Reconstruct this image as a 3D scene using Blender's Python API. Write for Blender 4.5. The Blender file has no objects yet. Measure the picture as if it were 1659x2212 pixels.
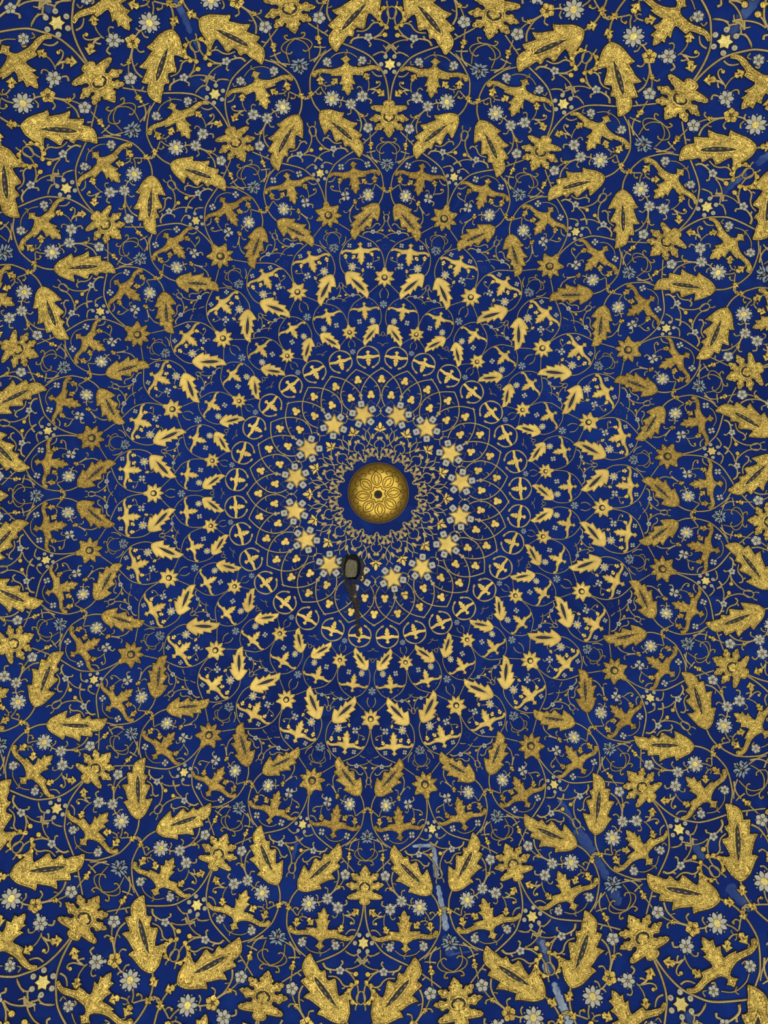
import bpy, math, random
from math import sin, cos, pi, atan2, log, exp, tan, atan, hypot
from mathutils import Vector, Matrix
from mathutils.geometry import tessellate_polygon

random.seed(7)
scene = bpy.context.scene
C = scene.collection
UP = 1.6                     # eye height of the visitor above the floor

# ------------------------------------------------------------------ camera
F = 1600.0
CAMX, CAMY = 0.07344346, -1.09018202
RA, RB, RC = 0.03444588, 0.00626594, 0.03146764
G0, G1 = -5.747276563, -152.90979236
ELL = 0.012595464
R, H = 8.0, 2.0              # dome radius, height of its centre above the eye

def mul(A, B):
    return [[sum(A[i][k]*B[k][j] for k in range(3)) for j in range(3)] for i in range(3)]
_X = [[1,0,0],[0,cos(RA),-sin(RA)],[0,sin(RA),cos(RA)]]
_Y = [[cos(RB),0,sin(RB)],[0,1,0],[-sin(RB),0,cos(RB)]]
_Z = [[cos(RC),-sin(RC),0],[sin(RC),cos(RC),0],[0,0,1]]
M = mul(mul(_X, _Y), _Z)     # world -> view (x right, y down, z forward)
cam_data = bpy.data.cameras.new('camera')
cam = bpy.data.objects.new('camera', cam_data)
C.objects.link(cam)
scene.camera = cam
cam_data.sensor_fit = 'AUTO'
cam_data.sensor_width = 36.0
cam_data.lens = F/2212.0*36.0
cam_data.shift_x = -G0/2212.0
cam_data.shift_y = G1/2212.0
cam_data.clip_end = 100
rt, dn, fw = Vector(M[0]), Vector(M[1]), Vector(M[2])
mw = Matrix.Identity(4)
for i in range(3):
    mw[i][0] = rt[i]; mw[i][1] = -dn[i]; mw[i][2] = -fw[i]
mw[0][3], mw[1][3], mw[2][3] = CAMX, CAMY, UP
cam.matrix_world = mw

# ------------------------------------------------------------------ light
world = bpy.data.worlds.new('world'); scene.world = world
world.use_nodes = True
bg = world.node_tree.nodes['Background']
bg.inputs[0].default_value = (1.0, 0.97, 0.88, 1)
bg.inputs[1].default_value = 0.55
def area(name, loc, target, size, power, col):
    d = bpy.data.lights.new(name, 'AREA'); d.shape = 'RECTANGLE'
    d.size, d.size_y = size; d.energy = power; d.color = col
    o = bpy.data.objects.new(name, d); C.objects.link(o)
    o.location = loc
    o.rotation_euler = (Vector(target)-Vector(loc)).to_track_quat('-Z', 'Y').to_euler()
    return o
for k in range(8):           # added area lights all round under the dome, uneven so one side stays duller
    a = k*pi/4 + 0.2
    area('ring_fill_light', (7.3*cos(a), 7.3*sin(a), 1.6), (-2*cos(a), -2*sin(a), UP+H+R-1), (1.3, 2.6), (110, 150, 170, 120, 60, 70, 130, 150)[k], (1.0, 0.97, 0.90))
area('glint_light', (0.6, -1.2, 0.6), (0, 0, 12), (1.2, 1.2), 120, (1.0, 0.93, 0.78))  # added low area light for glints on the gilding, no fixture here

scene.view_settings.view_transform = 'Standard'
scene.view_settings.look = 'None'
scene.view_settings.exposure = 0.0
scene.view_settings.gamma = 1.0
scene.view_settings.use_curve_mapping = False

# ------------------------------------------------------------------ materials
def lin(c):
    return tuple(((v/255)/12.92 if v/255 <= .04045 else ((v/255+.055)/1.055)**2.4) for v in c) + (1,)

class NT:
    def __init__(s, name):
        s.m = bpy.data.materials.new(name); s.m.use_nodes = True
        s.t = s.m.node_tree; s.b = s.t.nodes['Principled BSDF']
    def n(s, typ, **kw):
        o = s.t.nodes.new(typ)
        for k, v in kw.items(): setattr(o, k, v)
        return o
    def l(s, a, b): s.t.links.new(a, b)
    def math(s, op, a, b=None, c=None):
        o = s.n('ShaderNodeMath', operation=op)
        for i, v in enumerate((a, b, c)):
            if v is None: continue
            if isinstance(v, (int, float)): o.inputs[i].default_value = v
            else: s.l(v, o.inputs[i])
        return o.outputs[0]
    def mix(s, f, a, b):
        o = s.n('ShaderNodeMix', data_type='RGBA')
        for i, v in ((0, f), (6, a), (7, b)):
            if isinstance(v, (int, float, tuple)): o.inputs[i].default_value = v
            else: s.l(v, o.inputs[i])
        return o.outputs[2]
    def noise(s, vec, scale, detail=2.0, dist=0.0, rough=.5):
        o = s.n('ShaderNodeTexNoise'); o.inputs['Scale'].default_value = scale
        o.inputs['Detail'].default_value = detail; o.inputs['Distortion'].default_value = dist
        o.inputs['Roughness'].default_value = rough
        if vec is not None: s.l(vec, o.inputs['Vector'])
        return o.outputs[0]
    def ramp(s, f, p0, p1, c0=(0,0,0,1), c1=(1,1,1,1)):
        o = s.n('ShaderNodeValToRGB'); e = o.color_ramp.elements
        e[0].position, e[0].color = p0, c0; e[1].position, e[1].color = p1, c1
        s.l(f, o.inputs[0]); return o.outputs[0]

def gold(name, base, line, metal=.55, rough=.42, engrave=1.0, dark=0.0):
    g = NT(name)
    tc = g.n('ShaderNodeTexCoord'); oi = g.n('ShaderNodeObjectInfo')
    off = g.n('ShaderNodeCombineXYZ')
    g.l(g.math('MULTIPLY', oi.outputs['Random'], 37.0), off.inputs[0])
    g.l(g.math('MULTIPLY', oi.outputs['Random'], 91.0), off.inputs[1])
    va = g.n('ShaderNodeVectorMath', operation='ADD')
    g.l(tc.outputs['UV'], va.inputs[0]); g.l(off.outputs[0], va.inputs[1])
    uv = va.outputs[0]
    # scrollwork chased into the gilding: contour lines of a warped noise
    f = g.noise(uv, 11.0, 0.0, .9)
    w = g.math('FRACT', g.math('MULTIPLY', f, 8.0))
    d = g.math('ABSOLUTE', g.math('SUBTRACT', w, .5))
    ln = g.ramp(d, .05, .20, (1,1,1,1), (0,0,0,1))
    vo = g.n('ShaderNodeTexVoronoi', feature='F1'); vo.inputs['Scale'].default_value = 12.0
    g.l(uv, vo.inputs['Vector'])
    dot = g.math('MULTIPLY', g.ramp(g.math('ABSOLUTE', g.math('SUBTRACT', vo.outputs['Distance'], .27)), .03, .08, (1,1,1,1), (0,0,0,1)), .55)
    both = g.math('MULTIPLY', g.math('MAXIMUM', ln, dot), engrave)
    n1 = g.noise(uv, 3.0, 3.0)
    n2 = g.noise(tc.outputs['Object'], 60.0, 2.0)
    b1 = g.mix(g.ramp(n1, .3, .7), tuple(c*.80 for c in base[:3])+(1,), tuple(min(1, c*1.15) for c in base[:3])+(1,))
    b2 = g.mix(g.math('MULTIPLY', g.ramp(n2, .45, .75), .25), b1, line)
    # some pieces are tinted browner than others, by a random amount
    brown_mix = g.math('MULTIPLY', g.math('POWER', oi.outputs['Random'], 2.0), .22 + dark)
    b3 = g.mix(brown_mix, b2, lin((150, 112, 45)))
    b4 = g.mix(both, b3, line)
    g.l(b4, g.b.inputs['Base Color'])
    g.b.inputs['Metallic'].default_value = metal
    g.b.inputs['Roughness'].default_value = rough
    bp = g.n('ShaderNodeBump'); bp.inputs['Strength'].default_value = .8; bp.inputs['Distance'].default_value = .010
    hh = g.math('SUBTRACT', g.math('MULTIPLY', n1, .6), both)
    g.l(hh, bp.inputs['Height']); g.l(bp.outputs[0], g.b.inputs['Normal'])
    return g.m

def plain(name, c, rough=.6, metal=0.0, var=.15, scale=25.0):
    g = NT(name); tc = g.n('ShaderNodeTexCoord')
    n = g.noise(tc.outputs['Object'], scale, 3.0)
    a = tuple(v*(1-var) for v in c[:3])+(1,); b = tuple(min(1, v*(1+var)) for v in c[:3])+(1,)
    g.l(g.mix(g.ramp(n, .3, .7), a, b), g.b.inputs['Base Color'])
    g.b.inputs['Roughness'].default_value = rough; g.b.inputs['Metallic'].default_value = metal
    return g.m

def blue_ground():
    g = NT('lapis_blue_paint'); tc = g.n('ShaderNodeTexCoord'); o = tc.outputs['Object']
    a = g.noise(o, .55, 5.0, .4); b = g.noise(o, 3.2, 5.0, .8); c = g.noise(o, 45.0, 2.0)
    c1 = g.mix(g.ramp(a, .35, .65), lin(BLUE_A), lin(BLUE_B))
    c2 = g.mix(g.math('MULTIPLY', g.ramp(b, .5, .72), .55), c1, lin(BLUE_C))
    c3 = g.mix(g.math('MULTIPLY', g.ramp(c, .55, .8), .22), c2, lin((5, 10, 45)))
    g.l(c3, g.b.inputs['Base Color'])
    g.b.inputs['Roughness'].default_value = .7
    g.b.inputs['Specular IOR Level'].default_value = .08
    bp = g.n('ShaderNodeBump'); bp.inputs['Strength'].default_value = .15; bp.inputs['Distance'].default_value = .01
    g.l(b, bp.inputs['Height']); g.l(bp.outputs[0], g.b.inputs['Normal'])
    return g.m

def film(name, c0, c1, lo, hi, opac, scale=4.0):
    g = NT(name); tc = g.n('ShaderNodeTexCoord'); o = tc.outputs['Object']
    n = g.noise(o, scale, 6.0, .5, .65); k = g.noise(o, scale*3, 3.0)
    g.l(g.mix(k, lin(c0), lin(c1)), g.b.inputs['Base Color'])
    g.b.inputs['Roughness'].default_value = .9
    uvn = g.n('ShaderNodeSeparateXYZ'); g.l(tc.outputs['UV'], uvn.inputs[0])
    # worn edges: u runs across the streak, 0 and 1 at its edges
    e = g.math('MULTIPLY', uvn.outputs[0], g.math('SUBTRACT', 1.0, uvn.outputs[0]))
    e2 = g.ramp(e, .0, .09)
    al = g.math('MULTIPLY', g.math('MULTIPLY', g.ramp(n, lo, hi), e2), opac)
    g.l(al, g.b.inputs['Alpha'])
    return g.m

BLUE_A, BLUE_B, BLUE_C = (10, 32, 96), (12, 42, 118), (20, 54, 130)
BROWN = lin((104, 76, 20))
MG = gold('gold_plain', lin((224, 194, 102)), BROWN, engrave=.06)
ME = gold('gold_engraved', lin((234, 204, 100)), BROWN, engrave=.80)
MD = gold('gold_dull', lin((214, 182, 88)), BROWN, engrave=.78, dark=.20)  # duller, browner gold for one ring
MK = plain('dark_outline', lin((26, 22, 30)), .8)
ML = plain('brown_line', lin((88, 62, 16)), .6)
MP = gold('gold_stem', lin((188, 169, 114)), BROWN, metal=.35, rough=.5, engrave=.10)
MW = plain('white_enamel', lin((172, 172, 156)), .55)
MB = plain('pale_blue_enamel', lin((128, 146, 160)), .55)
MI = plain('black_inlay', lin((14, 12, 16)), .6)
MR = plain('grey_bead', lin((134, 122, 92)), .6)
MGL = gold('gold_flower_centre', lin((238, 220, 128)), BROWN, engrave=.15)
MU = blue_ground()
MFW = film('scraped_plaster', (116, 138, 168), (182, 198, 208), .28, .52, .95, 5.0)
MFB = film('faded_blue_paint', (48, 80, 152), (88, 118, 176), .30, .60, .72, 3.0)
MFS = film('soot', (14, 14, 15), (54, 51, 45), .36, .50, .97, 9.0)
MNV = plain('navy_inlay', lin((8, 12, 40)), .6)
DARKB = plain('blue_line', lin((98, 112, 150)), .7)

# ------------------------------------------------------------------ dome geometry
def inv(X, Y):
    """point of the photograph -> (phi, q) on the dome, q = ln tan(theta/2)"""
    v = ((X-829.5-G0)/F, (Y-1106-G1)/F, 1.0)
    d = [sum(M[k][i]*v[k] for k in range(3)) for i in range(3)]
    s = 1/(1+ELL)
    o = (CAMX*s, CAMY, -H); d = (d[0]*s, d[1], d[2])
    a = sum(c*c for c in d); b = sum(o[i]*d[i] for i in range(3)); c = sum(c*c for c in o)-R*R
    t = (-b+math.sqrt(b*b-a*c))/a
    p = [o[i]+t*d[i] for i in range(3)]
    th = math.acos(max(-1, min(1, p[2]/R)))
    return atan2(p[0], -p[1]), log(tan(max(th, 1e-4)/2))

def S(phi, q, h=0.0):
    th = 2*atan(exp(q)); r = R-h
    return Vector((r*sin(th)*sin(phi), -r*sin(th)*cos(phi), UP+H+r*cos(th)))

def project(P):
    """dome point (before the oval stretch) -> pixel of the 1659 x 2212 frame"""
    p = (P[0]*(1+ELL)-CAMX, P[1]-CAMY, P[2]-UP)
    q = [sum(M[i][k]*p[k] for k in range(3)) for i in range(3)]
    return 829.5+G0+F*q[0]/q[2], 1106+G1+F*q[1]/q[2]

TH = {2: .27966953, 3: .36504028, 4: .46650816, 5: .60142923, 6: .74615784}
Q = {k: log(tan(v/2)) for k, v in TH.items()}
Q[1] = Q[2]-.262; Q[0] = Q[1]-.26
Q[7] = Q[6]+.225; Q[8] = Q[7]+.22; Q[9] = Q[8]+.21
def ringq(q, k, src=5):
    """radial coordinate traced on ring 5 -> the same place of the motif on ring k"""
    # position in ring units relative to ring 5
    if q < Q[src]:
        u = (q-Q[src])/(Q[src]-Q[src-1])
    else:
        u = (q-Q[src])/(Q[src+1]-Q[src])
    x = k+u; i = int(math.floor(x)); i = max(0, min(8, i)); f = x-i
    return Q[i]+(Q[i+1]-Q[i])*f

# ------------------------------------------------------------------ 2D shapes
def area2(p): return sum(p[i-1][0]*p[i][1]-p[i][0]*p[i-1][1] for i in range(len(p)))/2
def offset(p, d):
    """outline p grown by d (counter-clockwise after the sign fix)"""
    n = len(p); out = []
    sg = 1 if area2(p) > 0 else -1
    for i in range(n):
        a, b, c = p[i-1], p[i], p[(i+1) % n]
        e1 = (b[0]-a[0], b[1]-a[1]); e2 = (c[0]-b[0], c[1]-b[1])
        l1 = hypot(*e1) or 1e-6; l2 = hypot(*e2) or 1e-6
        n1 = (e1[1]/l1*sg, -e1[0]/l1*sg); n2 = (e2[1]/l2*sg, -e2[0]/l2*sg)
        m = (n1[0]+n2[0], n1[1]+n2[1]); lm = hypot(*m)
        if lm < .3: m = n1; lm = 1.0; k = 1.0
        else: k = min(1.7, 2/lm)
        out.append((b[0]+m[0]/lm*d*k, b[1]+m[1]/lm*d*k))
    return out
def smooth(p, n=4, closed=False):
    out = []; N = len(p)
    rng = range(N) if closed else range(N-1)
    for i in rng:
        if closed: a, b, c, d = p[i-1], p[i], p[(i+1) % N], p[(i+2) % N]
        else: a, b, c, d = p[max(i-1, 0)], p[i], p[i+1], p[min(i+2, N-1)]
        for j in range(n):
            t = j/n
            out.append(tuple(.5*((2*b[x])+(-a[x]+c[x])*t+(2*a[x]-5*b[x]+4*c[x]-d[x])*t*t+(-a[x]+3*b[x]-3*c[x]+d[x])*t**3) for x in (0, 1)))
    if not closed: out.append(p[-1])
    return out
def soft(p, n=3, lim=.85):
    """round an outline but keep its sharp teeth"""
    N = len(p); cor = []
    for i in range(N):
        a, b, c = p[i-1], p[i], p[(i+1) % N]
        t = atan2(c[1]-b[1], c[0]-b[0])-atan2(b[1]-a[1], b[0]-a[0])
        t = (t+pi) % (2*pi)-pi
        cor.append(abs(t) > lim)
    k = [i for i in range(N) if cor[i]]
    if len(k) < 2: return smooth(p, n, True)
    out = []
    for a, b in zip(k, k[1:]+[k[0]+N]):
        seg = [p[i % N] for i in range(a, b+1)]
        out += smooth(seg, n)[:-1] if len(seg) > 2 else seg[:-1]
    return out
def circ(x, y, r, n=10, ry=None, a0=0):
    ry = ry or r
    return [(x+r*cos(a0+2*pi*i/n), y+ry*sin(a0+2*pi*i/n)) for i in range(n)]

WF = .86                     # line weight of the drawing; finer near the crown
class Shape:
    """flat drawing of one ornament: vertices (x, y, height), faces with a material key"""
    def __init__(s): s.v = []; s.f = []; s.m = []
    def ring(s, A, ha, B, hb, m):
        n = len(A); o = len(s.v)
        s.v += [(x, y, ha) for x, y in A]+[(x, y, hb) for x, y in B]
        for i in range(n):
            j = (i+1) % n
            s.f.append((o+i, o+j, o+n+j, o+n+i)); s.m.append(m)
    def fill(s, A, h, m):
        o = len(s.v); s.v += [(x, y, h) for x, y in A]
        for t in tessellate_polygon([[Vector((x, y, 0)) for x, y in A]]):
            s.f.append(tuple(o+i for i in t)); s.m.append(m)
    def plate(s, p, m='gold', edge=1.5, top=18, line=False, base=2, bev=.8, dark='dark'):
        s.ring(offset(p, edge), base, p, top-5, dark)
        q = offset(p, -bev); s.ring(p, top-5, q, top, m)
        if line:
            a = offset(p, -2.2); b = offset(p, -3.1)
            s.ring(q, top, a, top, m); s.ring(a, top, b, top-1, 'line'); s.fill(b, top-1, m)
        else: s.fill(q, top, m)
        return s
    def curve(s, p, w=3.2, m='stem', edge=1.0, top=12, n=4, taper=0.0, sm=True):
        if sm and len(p) > 2: p = smooth(p, n)
        N = len(p); rows = []; w = w*WF
        for i in range(N):
            a, b = p[max(i-1, 0)], p[min(i+1, N-1)]
            d = (b[0]-a[0], b[1]-a[1]); l = hypot(*d) or 1e-6
            nx, ny = -d[1]/l, d[0]/l
            t = i/(N-1); k = 1-taper*t
            hw = w*k/2
            r = []
            for off, h in ((-hw-edge, 1.5), (-hw, top-4), (0, top), (hw, top-4), (hw+edge, 1.5)):
                r.append((p[i][0]+nx*off, p[i][1]+ny*off, h))
            rows.append(r)
        o = len(s.v)
        for r in rows: s.v += r
        for i in range(N-1):
            for j in range(4):
                a = o+i*5+j
                s.f.append((a, a+1, a+6, a+5)); s.m.append('dark' if j in (0, 3) else m)
        return s
    def blob(s, x, y, r, m='gold', top=17, n=8): return s.plate(circ(x, y, r, n), m, 1.0, top)
    def add(s, o):
        k = len(s.v); s.v += o.v; s.f += [tuple(k+i for i in f) for f in o.f]; s.m += o.m
        return s

# crops the motif was drawn from: (origin x, origin y, scale)
CA = (640, 200, 7.541); CB = (640, 60, 7.541); CL = (700, 780, 10.369); CM = (730, 900, 12.76); C3 = (600, 480, 3.607)
def tr(c, pts): return [(c[0]+x/c[2], c[1]+y/c[2]) for x, y in pts]
def A_(*p): return tr(CA, p)
def B_(*p): return tr(CB, p)
def L_(*p): return tr(CL, p)
def M_(*p): return tr(CM, p)
def P3(*p): return tr(C3, p)

# ------------------------------------------------------------------ the motif, half a sector wide
items = []     # dict: name, shape, rings (lo, hi), cx, cy, size, sub: [(name, shape)], one (on the axis: no mirror)
def item(name, shape, lo=2, hi=7, sub=(), one=False, zone='ring', src=5):
    xs = [v[0] for v in shape.v]; ys = [v[1] for v in shape.v]
    items.append(dict(name=name, shape=shape, lo=lo, hi=hi, sub=list(sub), one=one, zone=zone, src=src,
                      c=((min(xs)+max(xs))/2, (min(ys)+max(ys))/2), size=max(max(xs)-min(xs), max(ys)-min(ys))))

def petals(x, y, r, n, a0=0.0, m='white', wide=None, tip=1.0, inner=.16, edge=.8, top=13, notch=False, between=True):
    s = Shape(); wide = wide or .60*tan(pi/n)*.93
    s.plate(circ(x, y, r*.62, 10), 'dark', .3, 7)
    if between and n >= 5 and r > 9:
        for i in range(n):
            a = a0+2*pi*(i+.5)/n; ca, sa = cos(a), sin(a)
            q = [(.84*r, -.04*r), (.93*r, -.065*r), (1.03*r, 0), (.93*r, .065*r), (.84*r, .04*r)]
            s.plate([(x+ca*u-sa*v, y+sa*u+ca*v) for u, v in q], m, edge*.7, 11, bev=.2)
    for i in range(n):
        a = a0+2*pi*i/n; ca, sa = cos(a), sin(a)
        wv = r*wide
        if notch: q = [(inner*r, -.03*r), (.55*r, -wv*.9), (.92*r, -wv*.85), (.98*r, -wv*.4), (.86*r, 0), (.98*r, wv*.4), (.92*r, wv*.85), (.55*r, wv*.9), (inner*r, .03*r)]
        else: q = [(inner*r, -.03*r), (.42*r, -wv*.74), (.66*r, -wv), (.84*r, -wv*.62), (tip*r, 0), (.84*r, wv*.62), (.66*r, wv), (.42*r, wv*.74), (inner*r, .03*r)]
        s.plate([(x+ca*u-sa*v, y+sa*u+ca*v) for u, v in q], m, edge, top, bev=.35)
    return s
AX = 1495/7.541+640          # x of the axis at ring 5

# leaf
leaf = A_((355,350),(365,305),(420,280),(520,272),(620,295),(700,318),(765,322),(752,362),(728,398),(800,430),(880,470),(985,492),
          (950,540),(912,572),(960,610),(1010,645),(1062,685),(1035,722),(1002,745),(1055,805),(1082,870),(1075,940),(1050,1005),(1015,1055),
          (985,1030),(950,980),(895,930),(852,870),(812,866),(785,888),(762,850),(748,795),(718,762),(680,775),(640,805),(612,775),(592,715),
          (565,650),(538,598),(505,615),(478,655),(448,692),(425,640),(395,565),(368,490),(350,420))
slit = A_((530,460),(610,487),(700,545),(790,620),(850,680),(890,735),(905,782),(850,757),(770,700),(690,630),(600,540))
def leaf_shape(beads, plainleaf):
    s = Shape().plate(soft(leaf), 'gold', 1.8, 20, line=True, bev=1.1)
    c = Shape()
    if plainleaf:
        o = offset(slit, 2.0)
        s.ring(offset(slit, 3.0), 20, o, 21, 'line'); c.plate(offset(slit, .6), 'ground', .8, 22, dark='line')
        s.plate(circ(*A_((935, 830))[0], 2.2, 6), 'line', .3, 21)
    else:
        s.ring(offset(slit, 3.4), 20, offset(slit, 2.6), 21, 'line')
        c.plate(slit, 'black', .9, 22, dark='line')
        for x, y in beads:
            (x, y), = A_((x, y))
            c.plate([(x-3.4, y-3.2), (x+1, y-1.8), (x+3.6, y+3.0), (x-.8, y+1.6)], 'bead', .2, 25)
    return s, c
beads = [(636,528),(712,594),(782,654),(838,708)]
CD = (700, 540, 7.541)
leaf3 = tr(CD, ((333,385),(350,358),(388,345),(450,347),(520,362),(592,384),(562,418),(602,440),(642,474),(612,506),(660,540),(720,582),(684,612),(708,655),(722,705),(712,752),(692,797),
                (650,752),(606,712),(574,684),(537,712),(518,660),(498,612),(462,640),(446,590),(424,548),(390,562),(355,584),(338,500),(327,430)))
slit3 = tr(CD, ((425,448),(475,474),(545,520),(602,572),(640,622),(656,664),(612,652),(556,614),(498,558),(456,505)))
s = Shape().plate(soft(leaf3), 'gold', 1.0, 19, bev=.6); c = Shape()
s.ring(offset(leaf3, -1.5), 20, offset(leaf3, -2.0), 20, 'line')
s.ring(offset(slit3, 1.9), 20, offset(slit3, 1.3), 21, 'line'); c.plate(slit3, 'navy', .7, 22, dark='black')
x, y = tr(CD, ((657, 690),))[0]; s.plate(circ(x, y, 1.4, 7), 'line', .3, 21)
item('gilt_leaf', s, 2, 3, [('leaf_slit', c)], src=3)
s, c = leaf_shape(beads, False); item('gilt_leaf', s, 4, 7, [('leaf_slit', c)])

bird = B_((800,442),(832,484),(872,510),(842,524),(820,555),(838,588),(880,622),(950,632),(1030,638),(1110,625),(1190,606),(1270,612),(1330,640),(1365,680),
          (1338,708),(1300,690),(1255,672),(1190,688),(1130,702),(1078,722),(1072,772),(1000,770),(935,760),(900,768),(905,820),(925,870),(950,918),(895,908),
          (900,955),(925,1005),(880,998),(868,1045),(850,1078),(825,1108),(795,1072),(772,1020),(718,1022),(732,975),(742,928),(675,914),(702,875),(718,830),
          (722,778),(640,785),(530,780),(558,752),(480,742),(400,735),(340,740),(316,772),(292,806),(250,800),(230,760),(242,715),(292,690),(380,662),(470,668),
          (560,672),(640,655),(718,620),(765,580),(752,548),(730,525),(695,502),(742,484),(768,460))
bs = Shape().plate(soft(bird), 'gold', 1.6, 19, line=True, bev=1.0)
bs.curve(B_((250,740),(285,722),(308,750),(288,780),(262,765)), 1.0, 'line', .2, 21)
bs.plate(circ(*B_((778, 505))[0], 2.0, 6), 'line', .2, 20)
item('split_palmette', bs, 2, 7)

# palmette on the axis
def mirr(p, ax=None):
    ax = ax or AX
    return p+[(2*ax-x, y) for x, y in reversed(p)]
pal = A_((1478,118),(1440,125),(1405,150),(1402,185),(1414,206),(1340,203),(1270,203),(1212,213),(1194,243),(1228,276),(1262,282),(1292,304),(1330,306),(1360,326),(1366,348),
         (1346,364),(1316,360),(1292,346),(1262,352),(1240,384),(1210,396),(1166,435),(1212,466),(1238,454),(1262,482),(1300,470),(1328,452),(1354,458),(1362,480),
         (1342,500),(1312,498),(1288,512),(1284,545),(1262,560),(1258,604),(1302,616),(1332,600),(1358,612),(1380,590),(1390,568),(1408,570),(1418,590),(1402,606),(1408,632),(1432,645),(1442,678),(1466,706),(1490,736))
ps = Shape().plate(soft(mirr(pal), 2, 1.0), 'gold', 1.7, 19, line=True, bev=1.0)
eye_out = A_((1493,330),(1440,335),(1405,355),(1388,400),(1400,440),(1440,478),(1493,490))
eye = Shape()
ps.ring(offset(mirr(eye_out), 2.2), 20, offset(mirr(eye_out), 1.4), 21, 'line')
eye.plate(mirr(A_((1493,475),(1440,462),(1402,425),(1395,385),(1408,352),(1435,348),(1445,368),(1428,375),(1430,402),(1455,418),(1475,440),(1493,455))), 'black', .5, 22, dark='line')
ps.curve([(AX, A_((0,190))[0][1]), (AX, A_((0,420))[0][1])], .9, 'line', .2, 21, sm=False)
for lx, ly in ((1255,245),(1235,425),(1320,565)):
    x, y = A_((lx, ly))[0]
    for sx in (x, 2*AX-x): ps.plate(circ(sx, y, 2.0, 6), 'line', .2, 21)
x, y = A_((1490,655))[0]; ps.plate(circ(AX, y, 2.2, 6), 'line', .2, 21)
item('sunburst_palmette', ps, 5, 7, [('palmette_eye', eye)], one=True)
EY = A_((0, 395))[0][1]
ey2 = Shape().plate(circ(AX, EY, 12.5, 14), 'black', .8, 22, dark='line')
ey2.plate(circ(AX, EY-2.6, 7.6, 12), 'gold', .5, 25, dark='line')
half = [(0, 40), (6, 35), (9, 31), (13, 29.5), (19, 23), (25, 29.5), (29, 31), (32, 35), (38, 40), (44, 35), (47, 31), (51, 29.5), (57.5, 23), (64, 29.5), (68, 31), (71, 35), (77, 40), (83, 36),
        (87, 32), (92, 30), (98, 24), (106, 30), (111, 32), (115, 37), (121, 41), (128, 37), (133, 32), (140, 29), (150, 27), (162, 29), (166, 33), (170, 37), (176, 39)]
hp = [(AX-r*sin(math.radians(a)), EY+r*cos(math.radians(a))) for a, r in half]
rp = Shape().plate(soft(hp+[(2*AX-x, y) for x, y in reversed(hp[1:])], 2, 1.0), 'gold', 1.7, 19, line=True, bev=1.0)
for a in (38, 77, 121):
    for sg in (-1, 1): rp.plate(circ(AX+sg*31*sin(math.radians(a)), EY+31*cos(math.radians(a)), 1.7, 6), 'line', .2, 21)
rp.plate(circ(AX, EY+31, 1.7, 6), 'line', .2, 21)
rp.curve([(AX, EY-38), (AX, EY-14)], .9, 'line', .2, 21, sm=False)
item('sunburst_palmette', rp, 2, 4, [('palmette_eye', ey2)], one=True)

# star cluster on the axis above the palmette
def star(x, y, r, n, ri=.5, a0=-pi/2):
    return [(x+(r if i % 2 == 0 else r*ri)*cos(a0+pi*i/n), y+(r if i % 2 == 0 else r*ri)*sin(a0+pi*i/n)) for i in range(2*n)]
SX, SY = 839.8, 138.2
cs = Shape().plate(star(SX, SY, 13.5, 6, .64), 'flowergold', 1.2, 19)
for i in range(6):
    a = -pi/2+pi/6+i*pi/3; x, y = SX+19.0*cos(a), SY+19.0*sin(a)
    cs.plate(circ(x, y, 5.0, 9), 'white', 1.1, 16); cs.plate(circ(x, y, 2.2, 6), 'gold', .5, 20, dark='line')
item('star_cluster', cs, 4, 7, one=True)
hs = Shape()
st = star(SX, SY, 13, 6, .58); hs.curve(st+[st[0]], 1.0, 'blueline', .2, 5, sm=False)
item('outlined_star', hs, 3, 3, one=True)

# lotus on the axis below the palmette
LX, LY = A_((1465,1180))[0]
def lotus(big=True):
    s = Shape()
    cx = A_((1465,1180))[0][0]
    def pet(*pts):
        q = A_(*pts); q = soft(q, 2)
        s.plate(q, 'blue', .9, 13, bev=.4)
        if any(x < cx-2 for x, y in q) and not any(x > cx+1 for x, y in q): s.plate([(2*cx-x, y) for x, y in q], 'blue', .9, 13, bev=.4)
    pet((1465,1068),(1484,1094),(1465,1122),(1446,1094))
    pet((1380,1076),(1422,1084),(1452,1108),(1458,1130),(1425,1124),(1398,1106))
    pet((1358,1128),(1402,1124),(1438,1140),(1452,1158),(1405,1156),(1372,1146))
    pet((1338,1162),(1380,1158),(1412,1172),(1378,1184))
    pet((1418,1166),(1440,1164),(1446,1192),(1432,1226),(1392,1242),(1368,1226),(1398,1212),(1412,1192))
    pet((1374,1196),(1392,1190),(1396,1206),(1380,1214))
    pet((1450,1212),(1456,1236),(1444,1262),(1428,1262),(1436,1240))
    pet((1465,1244),(1482,1268),(1465,1294),(1448,1268))
    s.plate(A_((1462,1146),(1482,1176),(1464,1214),(1446,1176)), 'bead', .7, 16)
    return s
item('blue_lotus', lotus(), 4, 7, one=True)
ls = petals(LX, LY, 16, 6, pi/6, 'blue', .24, inner=.10)
item('blue_lily', ls, 2, 3, one=True)

# big stems
S1a = B_((1488,1175),(1480,1050),(1460,920),(1420,780),(1360,670),(1280,570),(1190,470),(1080,400),(950,340),(840,295),(735,255))
S1b = B_((640,210),(560,170),(480,120),(380,55),(280,-5),(170,-75))
S2 = B_((372,1370),(290,1270),(238,1160),(215,1050),(205,950),(212,800),(255,690),(330,560),(420,440),(540,350),(645,268))
item('arching_stem', Shape().curve(S1a, 3.6, edge=1.4), 2, 7)
item('crossing_stem', Shape().curve(S1b, 3.4, edge=1.4), 1, 7)
item('leaf_stem', Shape().curve(S2, 3.4, edge=1.4), 2, 7)
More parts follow.
